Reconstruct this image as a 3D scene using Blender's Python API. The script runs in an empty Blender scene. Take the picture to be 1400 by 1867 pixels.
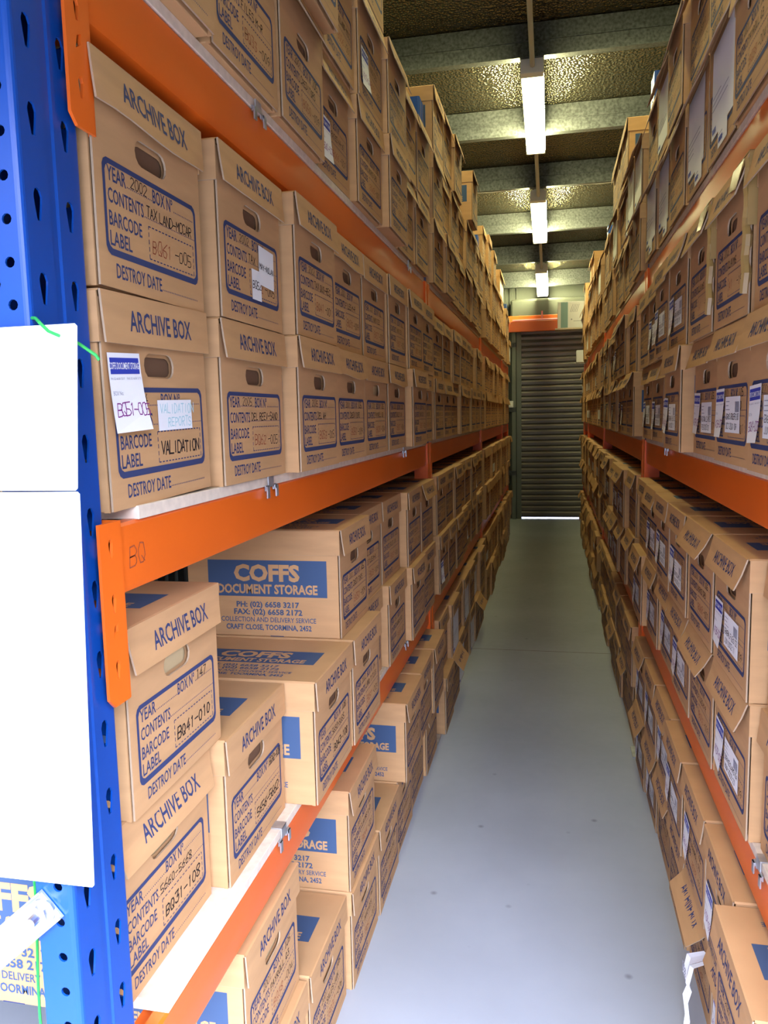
import bpy, bmesh, math, random
from mathutils import Vector, Matrix

random.seed(7)
C = bpy.context.scene.collection
SC = bpy.context.scene
PI = math.pi

# ------------------------------------------------------------------ camera, sky, exposure
CAM_H = 1.48
f_px, pitch, yaw, roll = 1441.52, 0.120608, 0.21064, -0.022165
cam = bpy.data.cameras.new('camera')
co = bpy.data.objects.new('camera', cam)
C.objects.link(co)
fwd = Vector((-math.sin(yaw) * math.cos(pitch), math.cos(yaw) * math.cos(pitch), -math.sin(pitch)))
rt = Vector((math.cos(yaw), math.sin(yaw), 0))
up = rt.cross(fwd)
rt2 = math.cos(roll) * rt + math.sin(roll) * up
up2 = -math.sin(roll) * rt + math.cos(roll) * up
co.matrix_world = Matrix(((rt2.x, up2.x, -fwd.x, 0), (rt2.y, up2.y, -fwd.y, 0), (rt2.z, up2.z, -fwd.z, CAM_H), (0, 0, 0, 1)))
cam.sensor_fit = 'VERTICAL'
cam.sensor_height = 36.0
cam.lens = f_px / 1867 * 36.0
cam.clip_start = 0.02
SC.camera = co

SKY_BASE, SKY_SIDE, SKY_LOW = 11.0, 33.0, 0.05
SKY_COL = (0.83, 0.91, 1.24)
LAMP_POWER, LAMP_SIDE = 9.0, 300.0
LAMP_COL = (0.96, 0.92, 0.46)
EXPOSURE = 0.0

w = bpy.data.worlds.new('sky')
SC.world = w
w.use_nodes = True
nt = w.node_tree
nt.nodes.clear()
wo = nt.nodes.new('ShaderNodeOutputWorld')
bg = nt.nodes.new('ShaderNodeBackground')
tc = nt.nodes.new('ShaderNodeTexCoord')
dt = nt.nodes.new('ShaderNodeVectorMath'); dt.operation = 'DOT_PRODUCT'
sd = Vector((0.75, -0.75, 0.55)).normalized()
dt.inputs[1].default_value = sd
mx = nt.nodes.new('ShaderNodeMath'); mx.operation = 'MAXIMUM'; mx.inputs[1].default_value = 0
pw = nt.nodes.new('ShaderNodeMath'); pw.operation = 'POWER'; pw.inputs[1].default_value = 2.0
ma = nt.nodes.new('ShaderNodeMath'); ma.operation = 'MULTIPLY_ADD'; ma.inputs[1].default_value = SKY_SIDE; ma.inputs[2].default_value = SKY_BASE
nt.links.new(tc.outputs['Generated'], dt.inputs[0])
nt.links.new(dt.outputs['Value'], mx.inputs[0])
nt.links.new(mx.outputs[0], pw.inputs[0])
nt.links.new(pw.outputs[0], ma.inputs[0])
sx = nt.nodes.new('ShaderNodeSeparateXYZ')
el = nt.nodes.new('ShaderNodeMapRange'); el.interpolation_type = 'SMOOTHSTEP'
el.inputs['From Min'].default_value = 0.08; el.inputs['From Max'].default_value = 0.55
el.inputs['To Min'].default_value = SKY_LOW; el.inputs['To Max'].default_value = 1.0
ml = nt.nodes.new('ShaderNodeMath'); ml.operation = 'MULTIPLY'
nt.links.new(tc.outputs['Generated'], sx.inputs[0]); nt.links.new(sx.outputs['Z'], el.inputs['Value'])
nt.links.new(ma.outputs[0], ml.inputs[0]); nt.links.new(el.outputs[0], ml.inputs[1])
nt.links.new(ml.outputs[0], bg.inputs['Strength'])
bg.inputs['Color'].default_value = (*SKY_COL, 1)
nt.links.new(bg.outputs[0], wo.inputs[0])

SC.view_settings.view_transform = 'Standard'
SC.view_settings.look = 'None'
SC.view_settings.gamma = 1.0
SC.view_settings.use_curve_mapping = False
SC.view_settings.exposure = EXPOSURE
try:
    SC.cycles.max_bounces = 7
    SC.cycles.diffuse_bounces = 4
    SC.cycles.glossy_bounces = 3
    SC.cycles.use_light_tree = True
    SC.cycles.sample_clamp_indirect = 6.0
    SC.cycles.use_denoising = True
    SC.cycles.caustics_reflective = False
    SC.cycles.caustics_refractive = False
except Exception:
    pass

# ------------------------------------------------------------------ materials
MATS = {}
def mat(name, col, rough=0.6, metal=0.0, noise=None, spec=None, bump=None, emit=None):
    """noise = (scale, amount, stretch) darkens/lightens the base; bump = (scale, strength, distance)"""
    m = bpy.data.materials.new(name)
    m.use_nodes = True
    t = m.node_tree
    b = t.nodes['Principled BSDF']
    b.inputs['Base Color'].default_value = (*col, 1)
    b.inputs['Roughness'].default_value = rough
    b.inputs['Metallic'].default_value = metal
    if spec is not None:
        b.inputs['Specular IOR Level'].default_value = spec
    if emit:
        b.inputs['Emission Color'].default_value = (*emit[0], 1)
        b.inputs['Emission Strength'].default_value = emit[1]
    if noise or bump:
        tx = t.nodes.new('ShaderNodeTexCoord')
    if noise:
        mp = t.nodes.new('ShaderNodeMapping')
        mp.inputs['Scale'].default_value = noise[2] if len(noise) > 2 else (1, 1, 1)
        n = t.nodes.new('ShaderNodeTexNoise')
        n.inputs['Scale'].default_value = noise[0]
        n.inputs['Detail'].default_value = 4
        cr = t.nodes.new('ShaderNodeMapRange')
        cr.inputs['From Min'].default_value = 0.3; cr.inputs['From Max'].default_value = 0.7
        cr.inputs['To Min'].default_value = 1 - noise[1]; cr.inputs['To Max'].default_value = 1 + noise[1]
        mu = t.nodes.new('ShaderNodeVectorMath'); mu.operation = 'SCALE'
        mu.inputs[0].default_value = col
        t.links.new(tx.outputs['Object'], mp.inputs[0]); t.links.new(mp.outputs[0], n.inputs['Vector'])
        t.links.new(n.outputs['Fac'], cr.inputs['Value']); t.links.new(cr.outputs[0], mu.inputs['Scale'])
        t.links.new(mu.outputs[0], b.inputs['Base Color'])
    if bump:
        n = t.nodes.new('ShaderNodeTexNoise') if len(bump) < 4 else t.nodes.new('ShaderNodeTexVoronoi')
        n.inputs['Scale'].default_value = bump[0]
        bp = t.nodes.new('ShaderNodeBump')
        bp.inputs['Strength'].default_value = bump[1]; bp.inputs['Distance'].default_value = bump[2]
        t.links.new(tx.outputs['Object'], n.inputs['Vector'])
        t.links.new(n.outputs[0], bp.inputs['Height']); t.links.new(bp.outputs[0], b.inputs['Normal'])
    MATS[name] = m
    return m

KRAFT = mat('kraft_cardboard', (0.50, 0.284, 0.125), 0.75, noise=(9, 0.07, (1, 1, 6)), spec=0.25)
KEDGE = mat('corrugated_edge', (0.42, 0.30, 0.19), 0.8, spec=0.2)
HOLE = mat('hole_shade_joint_brown', (0.16, 0.09, 0.05), 0.9, spec=0.1)  # dark brown paints shade inside the handle holes; also colours the floor joint
MANILA = mat('manila_folders', (0.55, 0.42, 0.22), 0.8, spec=0.2)
INK = mat('blue_print_ink', (0.036, 0.048, 0.120), 0.7, spec=0.2)
PANEL = mat('blue_print_panel', (0.050, 0.088, 0.165), 0.7, spec=0.2)
PEN = mat('black_marker', (0.03, 0.022, 0.02), 0.7, spec=0.2)
REDPEN = mat('red_marker', (0.30, 0.075, 0.035), 0.7, spec=0.2)
PURPEN = mat('purple_marker', (0.22, 0.03, 0.20), 0.7, spec=0.2)
CYANPEN = mat('pale_cyan_marker', (0.42, 0.66, 0.68), 0.7, spec=0.2)
PAPER = mat('white_paper', (0.80, 0.80, 0.79), 0.7, spec=0.25)
SIGN = mat('white_card', (0.86, 0.87, 0.88), 0.5, spec=0.35)
HEADER = mat('label_header_blue', (0.03, 0.05, 0.36), 0.6, spec=0.25)
GREYINK = mat('grey_label_print', (0.30, 0.30, 0.36), 0.7, spec=0.2)
BLUE = mat('blue_post_paint', (0.003, 0.056, 0.29), 0.32, spec=0.5, noise=(3, 0.08))
ORANGE = mat('orange_beam_paint', (0.76, 0.130, 0.011), 0.33, spec=0.5, noise=(2.5, 0.06))
BOARD = mat('particle_board', (0.66, 0.55, 0.42), 0.7, noise=(60, 0.10), spec=0.25)
GALV = mat('galvanised_steel', (0.52, 0.54, 0.56), 0.45, 0.85, noise=(25, 0.22))
STEEL = mat('bolt_steel', (0.62, 0.60, 0.56), 0.3, 1.0)
PURLIN = mat('purlin_zinc', (0.075, 0.08, 0.08), 0.50, 0.75, noise=(55, 0.45))
FOIL = mat('foil_insulation', (0.17, 0.15, 0.10), 0.20, 0.95, bump=(55, 0.9, 0.012, 'v'))
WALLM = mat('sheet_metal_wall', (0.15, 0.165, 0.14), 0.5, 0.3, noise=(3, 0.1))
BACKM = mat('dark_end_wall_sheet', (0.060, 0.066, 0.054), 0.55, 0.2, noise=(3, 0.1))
DOORM = mat('roller_door_steel', (0.165, 0.145, 0.132), 0.42, 0.25, noise=(2, 0.1, (1, 1, 8)))
WHITEMETAL = mat('white_enamel', (0.62, 0.60, 0.60), 0.4)
CONDUIT = mat('grey_conduit', (0.30, 0.27, 0.24), 0.5)
GREEN = mat('green_twine', (0.02, 0.36, 0.06), 0.6)
TAPE = mat('brown_packing_tape', (0.40, 0.26, 0.09), 0.30, spec=0.5)
PINK = mat('pink_pipe_paint', (0.60, 0.16, 0.20), 0.4)
TEAL = mat('teal_print', (0.22, 0.36, 0.36), 0.6)
GROUND = mat('driveway_concrete', (0.19, 0.19, 0.19), 0.8, noise=(2, 0.1))
LAMP = mat('lit_diffuser', (0.9, 0.9, 0.85), 0.5, emit=(LAMP_COL, LAMP_POWER))
LAMPS_ = mat('lit_diffuser_side', (0.9, 0.9, 0.85), 0.5, emit=(LAMP_COL, LAMP_SIDE))

FLOORM = bpy.data.materials.new('painted_concrete_floor'); FLOORM.use_nodes = True
t = FLOORM.node_tree; b = t.nodes['Principled BSDF']
tx = t.nodes.new('ShaderNodeTexCoord')
n1 = t.nodes.new('ShaderNodeTexNoise'); n1.inputs['Scale'].default_value = 1.6; n1.inputs['Detail'].default_value = 6
n2 = t.nodes.new('ShaderNodeTexVoronoi'); n2.inputs['Scale'].default_value = 5.5
n3 = t.nodes.new('ShaderNodeTexNoise'); n3.inputs['Scale'].default_value = 22
for n in (n1, n2, n3): t.links.new(tx.outputs['Object'], n.inputs['Vector'])
r1 = t.nodes.new('ShaderNodeMapRange'); r1.inputs['From Min'].default_value = 0.3; r1.inputs['From Max'].default_value = 0.7
r1.inputs['To Min'].default_value = 0.88; r1.inputs['To Max'].default_value = 1.08
r2 = t.nodes.new('ShaderNodeMapRange'); r2.inputs['From Min'].default_value = 0.02; r2.inputs['From Max'].default_value = 0.075
r2.inputs['To Min'].default_value = 0.55; r2.inputs['To Max'].default_value = 1.0
mm = t.nodes.new('ShaderNodeMath'); mm.operation = 'MULTIPLY'
sc_ = t.nodes.new('ShaderNodeVectorMath'); sc_.operation = 'SCALE'; sc_.inputs[0].default_value = (0.36, 0.385, 0.405)
t.links.new(n1.outputs['Fac'], r1.inputs['Value']); t.links.new(n2.outputs['Distance'], r2.inputs['Value'])
t.links.new(r1.outputs[0], mm.inputs[0]); t.links.new(r2.outputs[0], mm.inputs[1])
t.links.new(mm.outputs[0], sc_.inputs['Scale']); t.links.new(sc_.outputs[0], b.inputs['Base Color'])
r3 = t.nodes.new('ShaderNodeMapRange'); r3.inputs['To Min'].default_value = 0.38; r3.inputs['To Max'].default_value = 0.62
t.links.new(n3.outputs['Fac'], r3.inputs['Value']); t.links.new(r3.outputs[0], b.inputs['Roughness'])
MATS['painted_concrete_floor'] = FLOORM

# ------------------------------------------------------------------ mesh helpers
class MB:
    def __init__(s):
        s.v = []; s.f = []; s.m = []; s.mats = []
    def mi(s, m):
        if m not in s.mats: s.mats.append(m)
        return s.mats.index(m)
    def poly(s, pts, m):
        i = len(s.v); s.v += [tuple(p) for p in pts]; s.f.append(tuple(range(i, i + len(pts)))); s.m.append(s.mi(m))
    def mesh(s, verts, faces, m):
        i = len(s.v); k = s.mi(m); s.v += [tuple(p) for p in verts]
        for f in faces: s.f.append(tuple(i + q for q in f)); s.m.append(k)
    def box(s, x0, x1, y0, y1, z0, z1, m, skip='', bev=0.0):
        if bev > 0:
            bm = bmesh.new(); bmesh.ops.create_cube(bm, size=1.0)
            for v in bm.verts:
                v.co = ((x0 + x1) / 2 + v.co.x * (x1 - x0), (y0 + y1) / 2 + v.co.y * (y1 - y0), (z0 + z1) / 2 + v.co.z * (z1 - z0))
            bmesh.ops.bevel(bm, geom=bm.edges[:], offset=bev, segments=2, affect='EDGES', profile=0.5)
            bm.verts.index_update()
            s.mesh([v.co[:] for v in bm.verts], [[v.index for v in f.verts] for f in bm.faces], m); bm.free(); return
        P = [(x0, y0, z0), (x1, y0, z0), (x1, y1, z0), (x0, y1, z0), (x0, y0, z1), (x1, y0, z1), (x1, y1, z1), (x0, y1, z1)]
        F = {'b': (3, 2, 1, 0), 't': (4, 5, 6, 7), 's': (0, 1, 5, 4), 'e': (1, 2, 6, 5), 'n': (2, 3, 7, 6), 'w': (3, 0, 4, 7)}
        s.mesh(P, [F[k] for k in F if k not in skip], m)
    def tube(s, pts, r, m, n=8, cap=True):
        pts = [Vector(p) for p in pts]; rings = []
        for i, p in enumerate(pts):
            d = (pts[min(i + 1, len(pts) - 1)] - pts[max(i - 1, 0)]).normalized()
            a = d.orthogonal().normalized() if i == 0 else (rings[-1][1] - d * rings[-1][1].dot(d)).normalized()
            c = d.cross(a); rings.append(([p + (a * math.cos(2 * PI * k / n) + c * math.sin(2 * PI * k / n)) * r for k in range(n)], a))
        V = [q for rg, _ in rings for q in rg]; F = []
        for i in range(len(pts) - 1):
            for k in range(n):
                F.append((i * n + k, i * n + (k + 1) % n, (i + 1) * n + (k + 1) % n, (i + 1) * n + k))
        if cap: F.append(tuple(range(n))[::-1]); F.append(tuple((len(pts) - 1) * n + k for k in range(n)))
        s.mesh(V, F, m)
    def data(s, name):
        me = bpy.data.meshes.new(name); me.from_pydata(s.v, [], s.f)
        for m in s.mats: me.materials.append(m)
        me.polygons.foreach_set('material_index', s.m); me.update(); return me

def link(name, data, parent=None, loc=None, rz=0.0):
    o = bpy.data.objects.new(name, data); C.objects.link(o)
    if parent: o.parent = parent
    if loc: o.location = loc
    if rz: o.rotation_euler = (0, 0, rz)
    return o
def tag(o, label=None, cat=None, group=None, kind=None):
    if label: o['label'] = label
    if cat: o['category'] = cat
    if group: o['group'] = group
    if kind: o['kind'] = kind
    return o
def struct(name, mb):
    return tag(link(name, mb.data(name)), kind='structure')
def smooth(me, ang=40):
    for p in me.polygons: p.use_smooth = True
    try: me.set_sharp_from_angle(angle=math.radians(ang))
    except Exception: pass

_fill = {}
def fill(loops):
    """triangulate outline + holes given as 2-D loops -> verts, faces"""
    bm = bmesh.new(); ed = []
    for lp in loops:
        vs = [bm.verts.new((p[0], p[1], 0)) for p in lp]
        for i in range(len(vs)): ed.append(bm.edges.new((vs[i], vs[(i + 1) % len(vs)])))
    bmesh.ops.triangle_fill(bm, use_beauty=True, use_dissolve=False, edges=ed, normal=(0, 0, 1))
    bm.verts.index_update()
    r = [v.co.xy[:] for v in bm.verts], [[v.index for v in f.verts] for f in bm.faces]
    bm.free(); return r

_txt = {}
def glyphs(s, size, bold=0.0, space=1.0):
    k = (s, round(size, 5), bold, space)
    if k not in _txt:
        cu = bpy.data.curves.new('t', 'FONT'); cu.body = s; cu.size = 1.0; cu.resolution_u = 2
        cu.offset = bold; cu.space_character = space
        ob = bpy.data.objects.new('t', cu)
        me = bpy.data.meshes.new_from_object(ob)
        V = [(v.co.x, v.co.y) for v in me.vertices]; F = [tuple(p.vertices) for p in me.polygons]
        bpy.data.objects.remove(ob); bpy.data.curves.remove(cu); bpy.data.meshes.remove(me)
        _txt[k] = (V, F)
    return _txt[k]
def text(mb, mp, s, u, v, h, m, width=None, bold=0.0, xs=0.7, align='l', shear=0.0):
    """capital height h, baseline-left at (u, v); width forces the run's length"""
    V, F = glyphs(s, 1.0, bold)
    if not V: return
    x0 = min(p[0] for p in V); x1 = max(p[0] for p in V)
    cap = 0.72
    ky = h / cap; kx = ky * xs
    if width: kx = width / (x1 - x0)
    off = -x0 if align == 'l' else (-(x0 + x1) / 2 if align == 'c' else -x1)
    mb.mesh([mp(u + (p[0] + off) * kx + shear * p[1] * ky, v + p[1] * ky) for p in V], F, m)
def rect(mb, mp, u0, u1, v0, v1, m):
    mb.poly([mp(u0, v0), mp(u1, v0), mp(u1, v1), mp(u0, v1)], m)
def dots(mb, mp, u0, u1, v, m, step=0.0045, s=0.0018):
    u = u0
    while u < u1:
        rect(mb, mp, u, u + s, v, v + s, m); u += step
def dashbox(mb, mp, u0, u1, v0, v1, m, d=0.006, g=0.0035, t=0.0016):
    for v in (v0, v1):
        u = u0
        while u < u1: rect(mb, mp, u, min(u + d, u1), v - t / 2, v + t / 2, m); u += d + g
    for u in (u0, u1):
        v = v0
        while v < v1: rect(mb, mp, u - t / 2, u + t / 2, v, min(v + d, v1), m); v += d + g

STROKE = {
 '0': ['02 04 16 36 44 42 30 10 02'], '1': ['15 26 20'], '2': ['05 16 36 45 44 00 40'], '3': ['06 46 23 43 41 30 10 01'],
 '4': ['36 02 42', '34 30'], '5': ['46 06 03 33 42 41 30 00'], '6': ['46 14 01 10 30 42 33 03'], '7': ['06 46 10'],
 '8': ['23 04 05 16 36 45 44 23 01 10 30 41 23'], '9': ['43 13 04 15 36 45 43 20'], '-': ['03 43'], '/': ['00 46'], '.': ['20 21'],
 'A': ['00 26 40', '12 32'], 'B': ['00 06 36 45 44 33 03 33 42 41 30 00'], 'C': ['45 36 16 04 02 10 30 41'], 'D': ['00 06 26 44 42 20 00'],
 'E': ['46 06 00 40', '03 33'], 'F': ['46 06 00', '03 33'], 'G': ['45 36 16 04 02 10 30 42 22'], 'H': ['00 06', '40 46', '03 43'],
 'I': ['20 26'], 'J': ['36 31 20 01'], 'K': ['00 06', '46 03 40'], 'L': ['06 00 40'], 'M': ['00 06 23 46 40'], 'N': ['00 06 40 46'],
 'O': ['10 02 04 16 36 44 42 30 10'], 'P': ['00 06 36 45 44 33 03'], 'Q': ['10 02 04 16 36 44 42 30 10', '22 40'], 'R': ['00 06 36 45 44 33 03 13 40'],
 'S': ['45 36 16 05 04 13 33 42 41 30 10 01'], 'T': ['06 46', '26 20'], 'U': ['06 01 10 30 41 46'], 'V': ['06 20 46'], 'W': ['06 10 23 30 46'],
 'X': ['00 46', '06 40'], 'Y': ['06 23 46', '23 20'], 'Z': ['06 46 00 40']}
def hand(mb, mp, s, u, v, h, m, th=0.0012, adv=None, rng=None, shear=0.08):
    rng = rng or random.Random(len(s))
    k = h / 6.0; adv = adv or h * 0.88; x = u
    for ch in s:
        if ch == ' ': x += adv * 0.6; continue
        jy = rng.uniform(-.05, .05) * h; ks = k * rng.uniform(.9, 1.08)
        for pl in STROKE.get(ch, []):
            P = []
            for q in pl.split():
                a, c = int(q[0]), int(q[1])
                P.append((x + (a + rng.uniform(-.25, .25)) * ks * 0.95 + shear * c * k, v + jy + (c + rng.uniform(-.2, .2)) * ks))
            for (ax, ay), (bx, by) in zip(P, P[1:]):
                dx, dy = bx - ax, by - ay; L = math.hypot(dx, dy) or 1e-6
                nx, ny = -dy / L * th / 2, dx / L * th / 2; ex, ey = dx / L * th * .4, dy / L * th * .4
                mb.poly([mp(ax - ex + nx, ay - ey + ny), mp(ax - ex - nx, ay - ey - ny), mp(bx + ex - nx, by + ey - ny), mp(bx + ex + nx, by + ey + ny)], m)
        x += adv
def stadium(cu, cv, w_, h_, n=6):
    r = h_ / 2; P = []
    for i in range(n + 1): a = -PI / 2 + PI * i / n; P.append((cu + w_ / 2 - r + r * math.cos(a), cv + r * math.sin(a)))
    for i in range(n + 1): a = PI / 2 + PI * i / n; P.append((cu - w_ / 2 + r + r * math.cos(a), cv + r * math.sin(a)))
    return P
def teardrop(cu, cv, w_, h_):
    return [(cu - w_ * .2, cv - h_ / 2), (cu + w_ * .2, cv - h_ / 2), (cu + w_ * .42, cv), (cu + w_ / 2, cv + h_ * .25), (cu + w_ * .3, cv + h_ * .45), (cu, cv + h_ / 2),
            (cu - w_ * .3, cv + h_ * .45), (cu - w_ / 2, cv + h_ * .25), (cu - w_ * .42, cv)]
def circle(cu, cv, r, n=10):
    return [(cu + r * math.cos(2 * PI * k / n), cv + r * math.sin(2 * PI * k / n)) for k in range(n)]
def plate(mb, mp, outline, holes, m, th=0.0, back=None):
    """plate with real holes; mp(u, v, d) maps; d is depth behind the face"""
    V, F = fill([outline] + holes)
    mb.mesh([mp(p[0], p[1], 0) for p in V], F, m)
    if th:
        if back: mb.mesh([mp(p[0], p[1], th) for p in V], F, back)
        for lp in [outline] + holes:
            for i in range(len(lp)):
                a, c = lp[i], lp[(i + 1) % len(lp)]
                mb.poly([mp(a[0], a[1], 0), mp(c[0], c[1], 0), mp(c[0], c[1], th), mp(a[0], a[1], th)], back or m)

# ------------------------------------------------------------------ levels and layout (metres; Y runs down the aisle, X across it)
XL, XR = -0.530, 0.375            # front planes of the beams of the two racks
BOARD_TOP = {1: 0.665, 2: 1.371, 3: 2.053}
LEVEL_Z = {0: 0.0, 1: 0.665, 2: 1.371, 3: 2.053}
BW, BH, BL = 0.302, 0.272, 0.405
POSTS = [0.812, 3.440, 6.040, 8.640, 9.840]
RACK_D = 0.90
CEIL = lambda y: 1.48 + 2.92 - 0.10 * y
PURL = lambda y: 1.48 + 2.72 - 0.10 * y
LAMPZ = lambda y: 1.48 + 2.65 - 0.10 * y
YB = 11.25                         # far wall
YF = -0.15                         # building front
WXL, WXR = -1.62, 1.50

# ------------------------------------------------------------------ setting
m = MB(); m.box(WXL, WXR, YF, YB + 0.0, -0.08, 0.0, FLOORM); struct('floor', m)
m = MB(); m.box(WXL, WXR, 4.895, 4.899, 0.0002, 0.0006, HOLE); struct('trim_1', m)
m = MB(); m.poly([(-40, -40, -0.085), (40, -40, -0.085), (40, 60, -0.085), (-40, 60, -0.085)], GROUND); struct('ground', m)

def corrugated(mb, p0, dx, L, z0, z1, pitch_, depth, m_, nrm):
    p0 = Vector(p0); dx = Vector(dx); nrm = Vector(nrm); k = 0; V = []; F = []
    prof = [(0, 0), (.5, 0), (.6, 1), (.9, 1)]
    while k * pitch_ < L:
        for a, c in prof:
            s_ = min((k + a) * pitch_, L)
            q = p0 + dx * s_ + nrm * (depth * c)
            V += [(q.x, q.y, z0 if not callable(z0) else z0(q.y)), (q.x, q.y, z1 if not callable(z1) else z1(q.y))]
        k += 1
    q = p0 + dx * L; V += [(q.x, q.y, z0), (q.x, q.y, z1 if not callable(z1) else z1(q.y))]
    for i in range(len(V) // 2 - 1): F.append((2 * i, 2 * i + 2, 2 * i + 3, 2 * i + 1))
    mb.mesh(V, F, m_)
m = MB(); corrugated(m, (WXL, YF, 0), (0, 1, 0), YB - YF, -0.02, lambda y: CEIL(y) + .02, 0.09, 0.012, WALLM, (-1, 0, 0)); struct('wall_left', m)
m = MB(); corrugated(m, (WXR, YF, 0), (0, 1, 0), YB - YF, -0.02, lambda y: CEIL(y) + .02, 0.09, 0.012, WALLM, (1, 0, 0)); struct('wall_right', m)
DX0, DX1, DTOP = -0.43, 1.35, 2.58
m = MB()
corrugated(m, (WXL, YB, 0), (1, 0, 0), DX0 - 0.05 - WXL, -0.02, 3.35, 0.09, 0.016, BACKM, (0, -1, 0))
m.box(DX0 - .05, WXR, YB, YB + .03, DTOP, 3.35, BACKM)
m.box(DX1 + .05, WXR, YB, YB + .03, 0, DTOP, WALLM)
struct('wall_back', m)
m = MB()
HDR = 2.15  # unseen door header, its height shaped to dim daylight higher up the racks
m.box(WXL - .1, WXR + .1, YF - .06, YF, HDR, 4.6, WALLM)
m.box(WXL - .6, -1.35, YF - .06, YF, -.02, HDR, WALLM)
m.box(1.15, WXR + .6, YF - .06, YF, -.02, HDR, WALLM)
struct('wall_front', m)
m = MB(); N = 24
V = []; F = []
for i in range(N + 1):
    y = YF + (YB - YF) * i / N
    V += [(WXL, y, CEIL(y)), (WXR, y, CEIL(y))]
for i in range(N): F.append((2 * i, 2 * i + 1, 2 * i + 3, 2 * i + 2))
m.mesh(V, F, FOIL)
m.poly([(WXL - .1, YF, CEIL(YF) + .05), (WXR + .1, YF, CEIL(YF) + .05), (WXR + .1, YB + .1, CEIL(YB) + .05), (WXL - .1, YB + .1, CEIL(YB) + .05)], WALLM)
struct('ceiling', m)
# purlins: C-sections across the shed
for i, y in enumerate([0.0, 1.0, 2.05, 3.12, 4.20, 5.29, 6.36, 7.41, 8.60, 9.70, 10.80]):
    m = MB(); z0 = PURL(y); z1 = CEIL(y) - .004; x0, x1 = WXL + .005, WXR - .005
    m.box(x0, x1, y - .002, y, z0, z1, PURLIN)
    m.box(x0, x1, y, y + .062, z0, z0 + .002, PURLIN)
    m.box(x0, x1, y + .060, y + .062, z0, z0 + .018, PURLIN)
    m.box(x0, x1, y, y + .062, z1 - .002, z1, PURLIN)
    m.box(x0, x1, y - .010, y - .002, z0 + .088, z0 + .093, PURLIN)
    struct('trim_%d' % (i + 2), m)
# roller door with its guides, lintel box and the crack of daylight below
dr = MB(); z = 0.035; n = 0
while z < DTOP:
    h_ = 0.076
    P = [(0, 0), (-.010, .012), (-.012, .045), (-.004, .066), (.004, .070), (0, .076)]
    for (a, c), (e, g) in zip(P, P[1:]):
        dr.poly([(DX0, YB + .005 + a, z + c), (DX1, YB + .005 + a, z + c), (DX1, YB + .005 + e, z + g), (DX0, YB + .005 + e, z + g)], DOORM)
    z += h_
dr.box(DX0, DX1, YB - .005, YB + .02, 0.022, 0.036, DOORM)
d = struct('door_1', dr)
m = MB(); m.box(DX0 - .05, DX0 + .012, YB - .035, YB + .03, 0.0, DTOP + .1, WALLM); m.box(DX0 - .052, DX0 - .02, YB - .04, YB - .035, 0.0, DTOP + .1, WALLM)
g = link('door_guide', m.data('door_guide'), d)
m = MB(); m.box(DX0 - .12, DX1 + .1, YB - .36, YB - .01, DTOP + .02, DTOP + .40, BACKM, bev=.03); link('door_drum_box', m.data('drum'), d)
# girts on the far wall beside the door
for i, zz in enumerate((0.62, 1.50, 2.38)):
    m = MB(); m.box(WXL + .01, DX0 - .06, YB - .085, YB - .02, zz, zz + .06, PURLIN); struct('trim_%d' % (i + 14), m)
m = MB(); m.box(DX0 - .115, DX0 - .06, YB - .08, YB - .02, 0, 2.98, WALLM); struct('trim_17', m)

# ------------------------------------------------------------------ rack parts
POST_H = 2.78
def post_mesh(dirn):
    """front face towards +X at x = 0, body behind it; 0.12 wide along Y"""
    mb = MB(); W2 = .057; p = 0.0875; nT = int(POST_H / p)
    fr = lambda u, v, d: (-.004 - d, u, v)
    for s_ in (-1, 1):
        u0, u1 = sorted((s_ * .008, s_ * (W2 - .007)))
        holes = [teardrop(s_ * .029, .05 + i * p, .015, .034) for i in range(nT)]
        plate(mb, fr, [(u0, 0), (u1, 0), (u1, POST_H), (u0, POST_H)], holes, BLUE, .0025)
    # shallow centre groove and rolled corners
    arc = [(-.004 - .007 * (1 - math.cos(q * PI / 8)), W2 - .007 + .007 * math.sin(q * PI / 8)) for q in range(5)]
    segs = [((-.004, -.008), (-.006, -.005)), ((-.006, -.005), (-.006, .005)), ((-.006, .005), (-.004, .008))]
    segs += list(zip(arc, arc[1:])) + [((a[0], -a[1]), (c[0], -c[1])) for a, c in zip(arc, arc[1:])]
    for a, c in segs:
        mb.poly([(a[0], a[1], 0), (c[0], c[1], 0), (c[0], c[1], POST_H), (a[0], a[1], POST_H)], BLUE)
    nR = int(POST_H / (p / 2)) - 1
    for s_ in (-1, 1):
        sd_ = (lambda u, v, d, s_=s_: (-.011 - u, s_ * (W2 - d), v))
        holes = [circle(.012, .03 + i * p / 2, .0058) for i in range(nR)] + [circle(.030, .052 + i * p * 2, .0052) for i in range(nR // 4)]
        plate(mb, sd_, [(0, 0), (.038, 0), (.038, POST_H), (0, POST_H)], holes, BLUE, .0025)
        mb.box(-.0515, -.049, min(0, s_ * W2), max(0, s_ * W2), 0, POST_H, BLUE)
    mb.box(-.060, .034, -.056, .056, 0, .006, GALV)
    return mb.data('post')
POSTM = post_mesh(1)
def brace_mesh(dx, z0, z1):
    mb = MB(); d = Vector((-dx, 0, z1 - z0)); L = d.length; d.normalize(); nrm = Vector((d.z, 0, -d.x))
    def P(s_, a, y): q = Vector((-.030, 0, z0)) + d * s_ + nrm * a; return (q.x, y, q.z)
    for a0, a1, y0, y1 in ((-.020, .020, 0, .003), (-.020, -.018, -.004, .0), (.018, .020, -.004, .0)):
        V = [P(s_, a, y) for s_ in (0, L) for a in (a0, a1) for y in (y0, y1)]
        mb.mesh(V, [(0, 1, 3, 2), (4, 6, 7, 5), (0, 4, 5, 1), (2, 3, 7, 6), (0, 2, 6, 4), (1, 5, 7, 3)], GALV)
    return mb.data('brace')
BR1 = brace_mesh(RACK_D - .065, 0.930, 0.20)
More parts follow.
